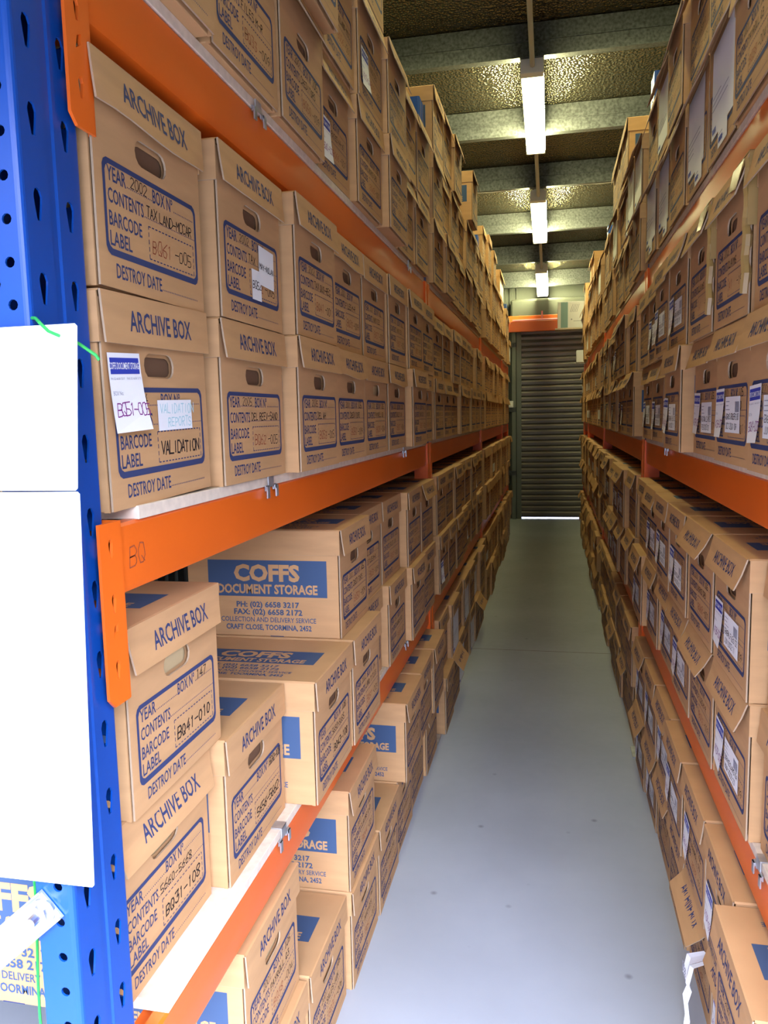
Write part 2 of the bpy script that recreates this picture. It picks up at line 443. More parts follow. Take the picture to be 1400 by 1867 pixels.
BR2 = brace_mesh(RACK_D - .065, 2.40, 1.75)
BR3 = brace_mesh(RACK_D - .065, 0.25, 0.25)
BR4 = brace_mesh(RACK_D - .065, 2.55, 2.55)
mb = MB(); mb.tube([(0, 0, 0), (0, -.012, 0)], .011, STEEL, 6); mb.tube([(0, -.012, 0), (0, -.026, 0)], .006, STEEL, 10); mb.tube([(0, .0, 0), (0, -.003, 0)], .015, STEEL, 14)
BOLT = mb.data('bolt')
def upright(side, y, label):
    e = link('upright_frame', None); e.location = ((XL - .003) if side == 'L' else (XR + .003), y, 0)
    if side == 'R': e.rotation_euler = (0, 0, PI)
    tag(e, label, 'rack post', 'upright frames of the two racks')
    link('front_post', POSTM, e)
    r_ = link('rear_post', POSTM, e, (-RACK_D - .005, 0, 0), PI)
    for k, br in enumerate((BR1, BR2, BR3, BR4)):
        yy = (-.0575 if y < 1 else -.012) if side == 'L' else .033 - .045
        bo = link('brace', br, e, (0, yy - .0035 if side == 'L' else yy + .024, 0))
        zz = (.930, 2.40, .25, 2.55)[k]
        if side == 'L' and y < 1: link('bolt', BOLT, bo, (-.040, 0, zz - (.009 if k == 0 else 0)))
    return e
ordw = ['first', 'second', 'third', 'fourth', 'fifth', 'sixth', 'seventh', 'eighth', 'ninth', 'tenth', 'eleventh']
for i, y in enumerate(POSTS):
    upright('L', y, ['blue perforated rack post in front, holding the hanging white sheets', 'second post of the sign-side rack, orange connectors and a blue foot',
                     'third post of the sign-side rack, half hidden by boxes', 'fourth post of the sign-side rack, near the far wall', 'last post of the sign-side rack, at its far end'][i])
    if i: upright('R', y, ['', 'blue post with orange connectors, nearest seen on the facing rack', 'second post seen on the facing rack, orange at the beams',
                     'third post seen on the facing rack, near its far end', 'last post of the facing rack, by the roller door'][i])

def beam_mesh(L, side_rows, writing=False):
    """front plane x=0, runs +Y from 0 to L, top at z=0; includes rolled box profile"""
    mb = MB(); H = .092; D = .050
    prof = [(-.022, 0), (-.004, 0), (0, -.004), (0, -.040), (0, -H + .012), (-.003, -H + .003), (-.010, -H), (-D + .006, -H), (-D, -H + .006), (-D, -.018), (-.022, -.018)]
    V = [(a, y, c) for y in (0, L) for a, c in prof]; n = len(prof)
    F = [(i, (i + 1) % n, n + (i + 1) % n, n + i) for i in range(n)] + [tuple(range(n))[::-1], tuple(n + i for i in range(n))]
    mb.mesh(V, F, ORANGE)
    if writing:
        hand(mb, lambda u, v: (.0004, u, v), 'BQ', .028, -.058, .026, REDPEN, th=.0016, adv=.022, rng=random.Random(3))
    me = mb.data('beam'); smooth(me, 35); return me
def conn_mesh(s_):
    """end connector plate; x=0 front plane, lies from y=0 to y=s_*.042 away from the beam, z from -.215 to .015"""
    mb = MB(); y0, y1 = sorted((0, -s_ * .046)); z0, z1 = -.222, .006
    out = [(y0, z0 + (.012 if s_ > 0 else 0)), (y0 + .012, z0), (y1 - .012, z0), (y1, z0 + (.0 if s_ > 0 else .012)), (y1, z1), (y0, z1)]
    cy = (y0 + y1) / 2
    holes = [teardrop(cy, z0 + .045, .010, .024), [(cy - .006, z0 + .085), (cy + .005, z0 + .092), (cy + .006, z0 + .104), (cy - .002, z0 + .100)], teardrop(cy, z0 + .128, .010, .024), teardrop(cy, z0 + .196, .010, .024)]
    plate(mb, lambda u, v, d: (.004 - d, u, v), out, holes, ORANGE, .004)
    ye = 0 if s_ > 0 else 0
    mb.box(-.055, .003, min(ye, ye + s_ * .004), max(ye, ye + s_ * .004), z0, z1, ORANGE)
    return mb.data('connector')
CON_A, CON_B = conn_mesh(1), conn_mesh(-1)
beam_cache = {}
LVN = {1: 'lowest', 2: 'middle', 3: 'top'}
SIDEN = {'L': 'sign-side', 'R': 'facing'}
bays = [(POSTS[i] + (.070 if i == 0 else .061), POSTS[i + 1] - .061) for i in range(4)]
BAYN = ['nearest bay', 'second bay', 'third bay', 'end bay']
for side in 'LR':
    for bi, (y0, y1) in enumerate(bays):
        for lv in (1, 2, 3):
            L = y1 - y0; zt = BOARD_TOP[lv] - .018
            for rear in (False, True):
                if rear and bi > 1: continue
                wr = side == 'L' and bi == 0 and lv == 2 and not rear
                k = (round(L, 3), wr)
                if k not in beam_cache: beam_cache[k] = beam_mesh(L, None, wr)
                e = link('shelf_beam', None)
                x = (XL if side == 'L' else XR); sgn = 1 if side == 'L' else -1
                if rear: x -= sgn * RACK_D; sgn = -sgn
                e.location = (x, y0 if sgn > 0 else y1, zt)
                if sgn < 0: e.rotation_euler = (0, 0, PI)
                tag(e, '%s beam of the %s shelf, %s of the %s rack' % ('orange front' if not rear else 'orange rear', LVN[lv], BAYN[bi], SIDEN[side]) if not wr
                    else 'orange front beam with BQ written on it, middle shelf of the sign-side rack', 'shelf beam', 'orange shelf beams')
                link('beam', beam_cache[k], e)
                link('connector', CON_A, e, (.002, 0, 0)); link('connector', CON_B, e, (.002, L, 0))
            # shelf board
            m = MB(); sgn = 1 if side == 'L' else -1
            xa, xb = (XL + .002, XL - RACK_D + .02)
            if side == 'R': xa, xb = XR - .002, XR + RACK_D - .02
            m.box(min(xa, xb), max(xa, xb), y0 + (.055 if bi == 0 else .012), y1 - .012, BOARD_TOP[lv] - .018, BOARD_TOP[lv], BOARD, bev=.0012)
            o = link('shelf_board', m.data('shelf_board'))
            tag(o, 'pale particle board of the %s shelf, %s of the %s rack' % (LVN[lv], BAYN[bi], SIDEN[side]), 'shelf board', 'particle shelf boards')
# board clips over the beams
m = MB()
m.box(-.030, .0035, -.014, .014, .001, .003, GALV); m.box(.001, .0035, -.014, .014, -.020, .003, GALV)
for s_ in (-1, 1):
    m.box(.001, .007, s_ * .024 - .006, s_ * .024 + .006, -.024, -.018, GALV); m.box(.0045, .007, s_ * .024 - .006, s_ * .024 + .006, -.040, -.018, GALV)
    m.box(.001, .0035, min(s_ * .012, s_ * .03), max(s_ * .012, s_ * .03), -.026, -.016, GALV)
CLIP = m.data('shelf_clip')
CL = [('L', 2, 1.43, 'grey steel clip on the BQ beam under the second box column'), ('L', 2, 2.83, 'grey steel clip on the middle shelf near the second post, sign-side rack'),
      ('L', 1, 1.425, 'grey steel clip on the lowest shelf edge before the gap, sign-side rack'), ('L', 1, 2.80, 'grey steel clip on the lowest shelf near the second post, sign-side rack'),
      ('L', 3, 1.44, 'grey steel clip under the top shelf boxes by the near post, sign-side rack'), ('L', 3, 3.00, 'grey steel clip on the top shelf near the second post, sign-side rack'),
      ('R', 1, 1.46, 'grey steel clip on the lowest shelf of the facing rack'), ('R', 2, 2.75, 'grey steel clip on the middle shelf of the facing rack')]
for side, lv, y, lab in CL:
    o = link('shelf_clip', CLIP, None, ((XL + .002) if side == 'L' else (XR - .002), y, BOARD_TOP[lv]), 0 if side == 'L' else PI)
    tag(o, lab, 'clip', 'steel board clips')

# ------------------------------------------------------------------ archive box parts (front faces +X at x = 0)
HWB = .147
def side_print(mb, mp, long_=True):
    """u runs toward the front edge at u = 0 (negative inside); v up; printed block of the firm's name"""
    u1, u0 = -.034, -.345
    rect(mb, lambda u, v: mp(u, v, .0003), u0, u1, .102, .194, PANEL)
    p2 = lambda u, v: mp(u, v, .0006)
    c = (u0 + u1) / 2
    text(mb, p2, 'COFFS', c, .143, .040, KRAFT, width=.172, bold=.045, align='c')
    text(mb, p2, 'DOCUMENT STORAGE', c, .110, .023, KRAFT, width=.262, bold=.035, align='c')
    text(mb, p2, 'PH: (02) 6658 3217', c, .075, .0140, PANEL, width=.165, bold=.03, align='c')
    text(mb, p2, 'FAX: (02) 6658 2172', c, .056, .0140, PANEL, width=.180, bold=.03, align='c')
    text(mb, p2, 'COLLECTION AND DELIVERY SERVICE', c, .037, .0125, PANEL, width=.250, bold=.012, align='c')
    text(mb, p2, 'CRAFT CLOSE, TOORMINA, 2452', c, .017, .0135, PANEL, width=.225, bold=.028, align='c')
def body_mesh(mark=True):
    mb = MB()
    mb.box(-BL + .004, -.010, -HWB, HWB, 0, .262, KRAFT, bev=.002)
    side_print(mb, lambda u, v, d: (u, -HWB - d, v))
    side_print(mb, lambda u, v, d: (-.379 - u, HWB + d, v))
    # folded front edges
    for s_ in (-1, 1):
        mb.box(-.012, -.0052, min(s_ * .1435, s_ * HWB), max(s_ * .1435, s_ * HWB), .0, .262, KRAFT)
    # die-cut slot at the lower edge
    rect(mb, lambda u, v: (u, -HWB - .0003, v), -.185, -.150, .0005, .0022, INK)
    return mb.data('box_body')
BODY = body_mesh()
def front_mesh(year='', boxno='', contents='', code='', code_pen=REDPEN, pen=PEN, seed=0, hole=HOLE, frame=True, plain=False, extra=None):
    mb = MB(); rng = random.Random(seed)
    fr = lambda u, v, d: (-d, u, v)
    wv = lambda a: rng.uniform(-a, a)
    out = [(-.1455, .001), (.1455, .001), (.1455, .262), (-.1455, .262)]
    h0 = stadium(.0 + wv(.003), .184, .086, .033)
    plate(mb, fr, out, [h0], KRAFT, .0030, KEDGE)
    # second lip of the fold round the handle, then painted shade or manila behind
    V, F = fill([[(-.06, .155), (.06, .155), (.06, .213), (-.06, .213)], stadium(.003, .183, .078, .026)])
    mb.mesh([(-.0075, p[0], p[1]) for p in V], F, KRAFT)
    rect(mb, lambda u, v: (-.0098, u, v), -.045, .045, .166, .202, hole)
    if plain: return mb.data('box_front')
    mp = lambda u, v: (.0004, u, v); mp2 = lambda u, v: (.0007, u, v)
    u0, u1, v0, v1, n, tk = -.128, .128, .040, .155, .010, .0058
    def ring(g):
        k = n - g * .3
        return [(u0 + g + k, v0 + g), (u1 - g - k, v0 + g), (u1 - g - k * .35, v0 + g + k * .35), (u1 - g, v0 + g + k), (u1 - g, v1 - g - k), (u1 - g - k * .35, v1 - g - k * .35),
                (u1 - g - k, v1 - g), (u0 + g + k, v1 - g), (u0 + g + k * .35, v1 - g - k * .35), (u0 + g, v1 - g - k), (u0 + g, v0 + g + k), (u0 + g + k * .35, v0 + g + k * .35)]
    a, c = ring(0), ring(tk)
    c = [(p_[0], p_[1] + (.0026 if p_[1] < .06 else -.0008 if p_[1] > .14 else 0)) for p_ in c]
    for i in range(len(a)):
        j = (i + 1) % len(a); mb.poly([mp(*a[i]), mp(*a[j]), mp(*c[j]), mp(*c[i])], INK)
    text(mb, mp, 'YEAR', -.118, .1295, .0180, INK, width=.045, bold=.013)
    dots(mb, mp, -.071, -.006, .1305, INK)
    text(mb, mp, 'BOX N\u00ba', -.004, .1295, .0180, INK, width=.058, bold=.013)
    dots(mb, mp, .057, .120, .1305, INK)
    text(mb, mp, 'CONTENTS', -.118, .1035, .0180, INK, width=.087, bold=.013)
    dots(mb, mp, -.029, .120, .1045, INK)
    text(mb, mp, 'BARCODE', -.118, .0765, .0180, INK, width=.080, bold=.013)
    text(mb, mp, 'LABEL', -.118, .0525, .0180, INK, width=.052, bold=.013)
    dashbox(mb, mp, -.020, .115, .053, .095, INK)
    text(mb, mp, 'DESTROY DATE', -.108, .0145, .0180, INK, width=.118, bold=.013)
    dots(mb, mp, .012, .122, .016, INK)
    if year: hand(mb, mp2, year, -.062, .133, .0125, pen, rng=rng)
    if boxno: hand(mb, mp2, boxno, .062, .132, .0145, pen, rng=rng, th=.0018, adv=min(.0125, .062 / max(1, len(boxno))))
    if contents: hand(mb, mp2, contents, -.024, .107, .0130, pen, rng=rng, th=.0016, adv=min(.0118, .140 / max(1, len(contents))))
    if code:
        if '|' in code:
            p_, q_ = code.split('|')
            hand(mb, mp2, p_, -.012, .063, .0170, code_pen, rng=rng, adv=.0145, th=.0014)
            hand(mb, mp2, q_, .054, .063, .0160, pen, rng=rng, adv=.0135, th=.0014)
        else:
            hand(mb, mp2, code, -.012, .063, .0170, code_pen, rng=rng, adv=min(.0150, .122 / len(code)), th=.0025 if code_pen is PEN else .0015)
    if extra: hand(mb, mp2, extra, -.118, .185, .010, pen, rng=rng)
    return mb.data('box_front')
def lid_mesh(flare=.004, cut=.012, sag=0.0, droop=0):
    mb = MB(); x0, x1, hy, z0, z1 = -BL, .003, .1505, .209, .2715; T = .0028
    cz = .003
    # top with chamfered long edges
    mb.poly([(x0, -hy + cz, z1), (x1, -hy + cz, z1), (x1, hy - cz, z1), (x0, hy - cz, z1)], KRAFT)
    for s_ in (-1, 1):
        mb.poly([(x0, s_ * (hy - cz), z1), (x1, s_ * (hy - cz), z1), (x1, s_ * hy, z1 - cz), (x0, s_ * hy, z1 - cz)], KRAFT)
        # long side flap (slab)
        mb.box(x0, x1 - .002, min(s_ * hy, s_ * (hy - T)), max(s_ * hy, s_ * (hy - T)), z0, z1 - cz, KRAFT, skip='b')
        mb.box(x0, x1 - .002, min(s_ * hy, s_ * (hy - T)), max(s_ * hy, s_ * (hy - T)), z0 - .0004, z0, KEDGE)
    mb.box(x0, x0 + T, -hy, hy, z0, z1 - cz, KRAFT)
    mb.poly([(x0, -hy + .003, z1 - .006), (x1, -hy + .003, z1 - .006), (x1, hy - .003, z1 - .006), (x0, hy - .003, z1 - .006)], KRAFT)
    # front flap: a trapezoid hinged on the top edge, standing off at its foot
    Nn = 8
    def P(a, t_, d):
        y = a * (hy - (cut if a > 0 else .003) * t_ - .0005); fx = flare * (t_ ** 1.3) + sag * (1 - a * a) * t_
        return (x1 + .0008 + fx + d, y, z1 - .001 - t_ * (.0625 + (.004 * math.sin(3 * a + 1) if sag else 0)))
    for i in range(Nn):
        a0, a1 = -1 + 2 * i / Nn, -1 + 2 * (i + 1) / Nn
        for t0, t1 in ((0, .5), (.5, 1)):
            mb.poly([P(a0, t0, T), P(a1, t0, T), P(a1, t1, T), P(a0, t1, T)], KRAFT)
            mb.poly([P(a0, t0, 0), P(a1, t0, 0), P(a1, t1, 0), P(a0, t1, 0)], KRAFT)
        mb.poly([P(a0, 1, 0), P(a1, 1, 0), P(a1, 1, T), P(a0, 1, T)], KEDGE)
    for a in (-1, 1):
        mb.poly([P(a, 0, 0), P(a, 0, T), P(a, .5, T), P(a, 1, T), P(a, 1, 0), P(a, .5, 0)], KEDGE)
    mb.poly([(x1, -hy + cz, z1), (x1, hy - cz, z1), P(1, 0, T), P(-1, 0, T)], KRAFT)
    def mp(u, v):
        t_ = min(1, max(0, (z1 - .001 - v) / .0625)); a = u / hy
        q = P(a, t_, T + .0005); return (q[0], u, q[2])
    text(mb, mp, 'ARCHIVE BOX', 0, .2255, .0265, INK, width=.176, bold=.014, align='c')
    # firm's name on the lid top, read from the near side
    tp = lambda u, v, d: (u, v - .142, z1 + d)
    side_print(mb, tp)
    return mb.data('box_lid')
LIDS = [lid_mesh(.002, .003), lid_mesh(.007, .007), lid_mesh(.018, .022), lid_mesh(.030, .028), lid_mesh(.004, .004, .006)]
def open_lid_mesh():
    """lid whose front flap hangs out open"""
    mb = MB(); me = lid_mesh(.055, .03)
    return me
LID_OPEN = lid_mesh(.050, .026); LIDS.append(lid_mesh(.010, .020))

# paper labels (parts of a box)
def slip_mesh(code, seed=1, curl=.008):
    mb = MB(); rng = random.Random(seed); W, H = .078, .098
    def P(u, v, d=0): t_ = 1 - v / H; return (.0012 + curl * t_ * t_ * (.4 + .6 * abs(u / W)) + d, u, v)
    for i in range(4):
        v0, v1 = H * i / 4, H * (i + 1) / 4
        mb.poly([P(0, v0), P(W, v0), P(W, v1), P(0, v1)], PAPER)
    rect(mb, lambda u, v: P(u, v, .0003), .004, W - .004, H - .026, H - .006, HEADER)
    text(mb, lambda u, v: P(u, v, .0006), 'COFFS DOCUMENT STORAGE', W / 2, H - .020, .0085, PAPER, width=.074, bold=.01, align='c')
    p2 = lambda u, v: P(u, v, .0004)
    text(mb, p2, 'PH 02 6658 3217    FAX 02 6658 2172', W / 2, H - .033, .003, GREYINK, width=.072, align='c')
    text(mb, p2, 'BOX No:', .005, H - .052, .0055, GREYINK, width=.022)
    hand(mb, lambda u, v: P(u, v, .0004), code, .008, .020, .0150, PURPEN, rng=rng, adv=min(.0105, .074 / len(code)), th=.0014)
    return mb.data('paper_label')
def barcode_mesh(l1, l2, seed=1):
    mb = MB(); rng = random.Random(seed); W, H = .124, .070
    P = lambda u, v, d=0: (.0010 + d, u, v)
    mb.poly([P(0, 0), P(W, 0), P(W, H), P(0, H)], PAPER)
    p2 = lambda u, v: P(u, v, .0003)
    u = W - .040
    while u < W - .008:
        k = rng.uniform(.0006, .0018); rect(mb, p2, u, u + k, H - .030, H - .010, GREYINK); u += k + rng.uniform(.0005, .0012)
    for k, ww in enumerate((.03, .022, .034)): rect(mb, p2, .006, .006 + ww, H - .010 - k * .008, H - .0085 - k * .008, GREYINK)
    hand(mb, p2, l1, .006, .026, .011, PEN, rng=rng, adv=min(.0088, .116 / len(l1)))
    hand(mb, p2, l2, .010, .007, .011, PEN, rng=rng, adv=.0088)
    return mb.data('paper_label')
def sheet_mesh(W, H, lines=3, seed=1, pen=GREYINK):
    mb = MB(); rng = random.Random(seed); P = lambda u, v, d=0: (.0011 + d, u, v)
    mb.poly([P(0, 0), P(W, 0), P(W, H), P(0, H)], PAPER)
    for k in range(lines):
        ww = rng.uniform(.3, .75) * W
        rect(mb, lambda u, v: P(u, v, .0003), .008, .008 + ww, H * .45 - k * .013, H * .45 - k * .013 + .0022, pen)
    rect(mb, lambda u, v: P(u, v, .0003), .008, .05, .010, .022, HEADER)
    return mb.data('paper_sheet')
def note_mesh(W, H, rows, pen, h=.014):
    mb = MB(); P = lambda u, v, d=0: (.0016 + d, u, v)
    mb.poly([P(0, 0), P(W, 0), P(W, H), P(0, H)], PAPER)
    for s, u, v in rows: hand(mb, lambda a, c: P(a, c, .0004), s, u, v, h, pen, rng=random.Random(len(s)), adv=h * .82, th=.0015)
    return mb.data('paper_note')
SLIPS = [slip_mesh(c_, i) for i, c_ in enumerate(['A137-005', 'A136-007', 'A213-004', 'BQ61-003', 'A142-002'])]
BARS = [barcode_mesh(a, c_, i) for i, (a, c_) in enumerate([('SERVICE CLAIMS 104', 'MAR 2003 23'), ('REGIONAL CLAIMS 3', 'FEB 2003 25'), ('GENERAL FILES 122', 'JUN 2002 11'), ('WORKS ORDERS 88', 'OCT 2001 09')])]
SHEETS = [sheet_mesh(.258, .195, 3, 1), sheet_mesh(.235, .205, 4, 2), sheet_mesh(.10, .06, 2, 3)]

GEN = []
names_ = ['TAX LAND-MCC', 'SALES JUN', 'CLAIMS A-D', 'INVOICES', 'RATES 44-61', 'PAYROLL Q3', 'WORKS ORD', 'FILES M-R', 'LAND TITLES', 'CREDITORS']
for i in range(10):
    GEN.append(front_mesh(year=random.choice(['2001', '2002', '2003', '2005']), boxno=random.choice(['', '', '14', '62', '105']), contents=names_[i],
                          code='BQ%d|-00%d' % (random.randint(31, 79), random.randint(1, 9)), seed=i + 20, hole=(MANILA if i % 5 == 0 else HOLE)))
FR = dict(
  u1=front_mesh('2002', '', 'TAX LAND-MCCAR', 'BQ61|-005', seed=1), u2=front_mesh('2002', '', 'TAX', 'BQ52|-005', seed=2), u3=front_mesh('2002', '', 'TAX QUO-REG', 'BQ41|-001', seed=3),
  l1=front_mesh('04', '', '', 'VALIDATION', code_pen=PEN, seed=4), l2=front_mesh('2005', '', 'DEL REEV-SAND', 'BQ62|-005', seed=5), l3=front_mesh('2005', '', 'DEL WH', 'BQ53|-005', seed=6),
  a1=front_mesh('', '', '5660-5668', 'BQ31-108', code_pen=PEN, seed=7, hole=MANILA), a2=front_mesh('', 'BQ42-108', '', '5656-5662', code_pen=PEN, seed=8),
  a3=front_mesh('', '108', '5650-5655', 'BQ43-108', code_pen=PEN, seed=9), b1=front_mesh('', '147', '', 'BQ41-010', code_pen=PEN, seed=10, hole=MANILA),
  tx=front_mesh('2003', '', 'CLAIMS', 'A1|-19', seed=11, pen=PEN))

# packing tape strips (parts of taped boxes)
def tape_mesh():
    mb = MB()
    mb.box(-.12, .0065, .1518, .1535, .150, .2735, TAPE); mb.box(-.12, .0065, .06, .1535, .2725, .2738, TAPE)
    V = [(.0125, .147, .262), (.0120, .06, .264), (.0215, .07, .224), (.0230, .132, .216)]
    mb.mesh([(p[0] - .0005, p[1], p[2]) for p in V] + [(p[0] + .0008, p[1], p[2]) for p in V], [(0, 1, 2, 3), (7, 6, 5, 4), (0, 4, 5, 1), (2, 6, 7, 3), (1, 5, 6, 2), (3, 7, 4, 0)], TAPE)
    pts = [(.0036, .140 + .005 * math.sin(k * 1.7), .262 - k * .016) for k in range(15)]
    mb.tube(pts, .0085, TAPE, 7)
    return mb.data('packing_tape')
TAPEM = tape_mesh()

# ------------------------------------------------------------------ placing the boxes
def cols(bi):
    y0, y1 = bays[bi]
    n = 8 if bi < 3 else 3
    p_ = (y1 - y0 - .008) / n
    return [y0 + .004 + p_ * (i + .5) for i in range(n)]
SHELFN = {0: 'floor stacks', 1: 'lowest shelf', 2: 'middle shelf', 3: 'top shelf'}
TIERN = ['bottom tier', 'second tier', 'third tier']
used_labels = {}
def box(side, bi, ci, lv, tier, dx=None, rot=None, front=None, lid=None, parts=(), label=None, desc='kraft archive box', dy=0.0, tilt=0.0):
    y = cols(bi)[ci] + dy
    xf = {0: (-.500, .352), 1: (-.505, .352), 2: (-.508, .338), 3: (-.502, .362)}[lv][0 if side == 'L' else 1]
    out = dx if dx is not None else random.uniform(-.014, .014)       # + = further out into the aisle
    x = xf + out if side == 'L' else xf - out
    z = LEVEL_Z[lv] + BH * tier
    e = link('archive_box', None)
    e.location = (x, y, z)
    r_ = rot if rot is not None else random.uniform(-.006, .006)
    e.rotation_euler = (tilt, 0, (0 if side == 'L' else PI) + r_)
    link('box_body', BODY, e)
    link('front_panel', front or random.choice(GEN), e)
    if lid is None:
        lid = random.choice([0, 0, 0, 1, 4]) if side == 'L' else random.choice([1, 2, 2, 3, 3, 0])
        if side == 'L' and lv == 3: lid = random.choice([0, 1, 2])
    link('lid', LID_OPEN if lid == 9 else LIDS[lid], e)
    for p_ in parts:
        nm, me, u, v = p_[:4]
        o = link(nm, me, e, (.0003 + (p_[4] if len(p_) > 4 else 0), u, v))
        if len(p_) > 5: o.rotation_euler = (p_[5], 0, 0)
    if not label:
        if bi == 0 and side == 'R': where = '%s before the mid post' % ordw[7 - ci]
        elif bi == 0: where = '%s from the near post' % ordw[ci]
        else: where = '%s past the mid post' % ordw[ci]
        label = '%s, %s, %s of the %s, %s rack' % (desc, where, TIERN[tier], SHELFN[lv], SIDEN[side])
    tag(e, label, 'box', 'archive boxes, %s of the %s rack' % (SHELFN[lv], SIDEN[side]))
    return e

def stickers(rng=random, both=True):
    P = [('paper_label', rng.choice(SLIPS), -.134 + rng.uniform(-.004, .004), .048 + rng.uniform(-.006, .006), .0006, rng.uniform(-.05, .05))]
    if both: P.append(('paper_label', rng.choice(BARS), -.046, .058 + rng.uniform(-.004, .004)))
    return P

# ---- sign-side rack, nearest bay
L2 = {  # middle shelf: (tier, col) -> kwargs
 (0, 0): dict(dx=-.024, rot=.004, front=FR['l1'], lid=0, parts=[('paper_label', slip_mesh('BQ51-005', 40, .012), -.141, .098, .004, .03), ('paper_note', note_mesh(.105, .042, [('VALIDATION', .006, .024), ('REPORTS', .028, .005)], CYANPEN, .013), -.018, .096)],
              label='archive box with a COFFS slip and a white VALIDATION REPORTS note, by the near post', dy=-.013, tilt=.022),
 (0, 1): dict(dx=-.012, rot=-.004, front=FR['l2'], lid=1, label='archive box marked DEL REEV-SAND on the middle shelf, under the MAY-NOLAN box'),
 (0, 2): dict(dx=.016, front=FR['l3'], lid=1, label='archive box marked DEL WH standing third on the middle shelf, sign-side rack'),
 (0, 3): dict(dx=.008), (0, 4): dict(dx=.004), (0, 5): dict(dx=.006), (0, 6): dict(dx=.032), (0, 7): dict(dx=.008, lid=0),
 (1, 0): dict(dx=-.020, rot=.004, dy=-.016, front=FR['u1'], lid=4, label='archive box marked TAX LAND-MCCAR, upper of the first column by the blue post'),
 (1, 1): dict(dx=-.006, rot=.006, front=FR['u2'], lid=1, parts=[('paper_note', note_mesh(.078, .068, [('MAY-NOLAN', .003, .028)], PEN, .010), .022, .076, 0, -.03), ('paper_note', note_mesh(.046, .052, [('BQ52', .003, .020)], PEN, .013), -.012, .046, -.0008)],
              label='archive box with a taped MAY-NOLAN note over its printed frame, sign-side rack'),
 (1, 2): dict(dx=.018, front=FR['u3'], lid=1), (1, 3): dict(dx=.004, lid=4), (1, 4): dict(dx=.004), (1, 5): dict(dx=.012), (1, 6): dict(dx=.020), (1, 7): dict(dx=.016)}
for (ti, ci), kw in L2.items(): box('L', 0, ci, 2, ti, **kw)
L1 = {
 (0, 0): dict(dx=-.070, rot=-.006, front=FR['a1'], lid=2, label='archive box marked 5660-5668 on the lowest shelf, below the BQ41-010 box'),
 (0, 1): dict(dx=-.042, rot=.004, front=FR['a2'], lid=0, label='archive box marked BQ42-108 on the lowest shelf beside the 5660-5668 box'),
 (0, 2): dict(dx=.024, front=FR['a3'], lid=0, label='archive box whose lid top shows the COFFS panel, under the whole COFFS side panel'),
 (0, 3): dict(dx=.028, lid=0), (0, 4): dict(dx=-.034), (0, 5): dict(dx=-.010), (0, 6): dict(dx=.012), (0, 7): dict(dx=.004),
 (1, 0): dict(dx=-.050, rot=.005, front=FR['b1'], lid=5, label='archive box marked BQ41-010 and 147, under the orange BQ beam', dy=.030),
 (1, 3): dict(dx=.0, lid=1, label='archive box showing its whole COFFS side panel beside the shelf gap', dy=.004),
 (1, 4): dict(dx=-.030, lid=0), (1, 5): dict(dx=-.028, lid=0), (1, 6): dict(dx=.0), (1, 7): dict(dx=.0, lid=2)}
for (ti, ci), kw in L1.items(): box('L', 0, ci, 1, ti, **kw)
L0 = {
 (0, 0): dict(dx=-.02), (0, 1): dict(dx=-.02), (1, 1): dict(dx=-.030, lid=0), (0, 2): dict(dx=-.015, lid=0), (0, 3): dict(dx=.001, lid=0),
 (1, 3): dict(dx=.0, lid=1, label='archive box with a blue RAGE panel end in view, on the floor stack'),
 (0, 4): dict(dx=.004, lid=0), (0, 5): dict(dx=-.004), (1, 5): dict(dx=.034, lid=1), (0, 6): dict(dx=-.012), (1, 6): dict(dx=.028, lid=0), (0, 7): dict(dx=.0), (1, 7): dict(dx=.034, lid=1)}
for (ti, ci), kw in L0.items(): box('L', 0, ci, 0, ti, **kw)
sl = lambda k: [('paper_label', SLIPS[k], -.135, .050)]
L3 = {
 (0, 0): dict(dx=.004), (0, 1): dict(dx=-.006, lid=0), (0, 2): dict(dx=-.003, lid=3, rot=.008), (0, 3): dict(dx=-.026, lid=2, parts=[('paper_label', SLIPS[3], -.128, .030, .004)], desc='stickered archive box'),
 (0, 4): dict(dx=-.004, lid=1), (0, 5): dict(dx=.020, lid=1), (0, 6): dict(dx=-.014, lid=2), (0, 7): dict(dx=-.006, lid=1),
 (1, 0): dict(dx=.0), (1, 1): dict(dx=-.010), (1, 2): dict(dx=.036, lid=0), (1, 3): dict(dx=-.006, lid=2), (1, 4): dict(dx=.004, lid=2, parts=[('paper_label', SLIPS[2], -.128, .030, .002)], desc='stickered archive box'),
 (1, 5): dict(dx=.020, lid=2), (1, 6): dict(dx=.0, lid=2), (1, 7): dict(dx=.004, lid=2),
 (2, 2): dict(dx=-.004), (2, 3): dict(dx=-.006), (2, 4): dict(dx=.012, lid=1)}
for (ti, ci), kw in L3.items(): box('L', 0, ci, 3, ti, **kw)
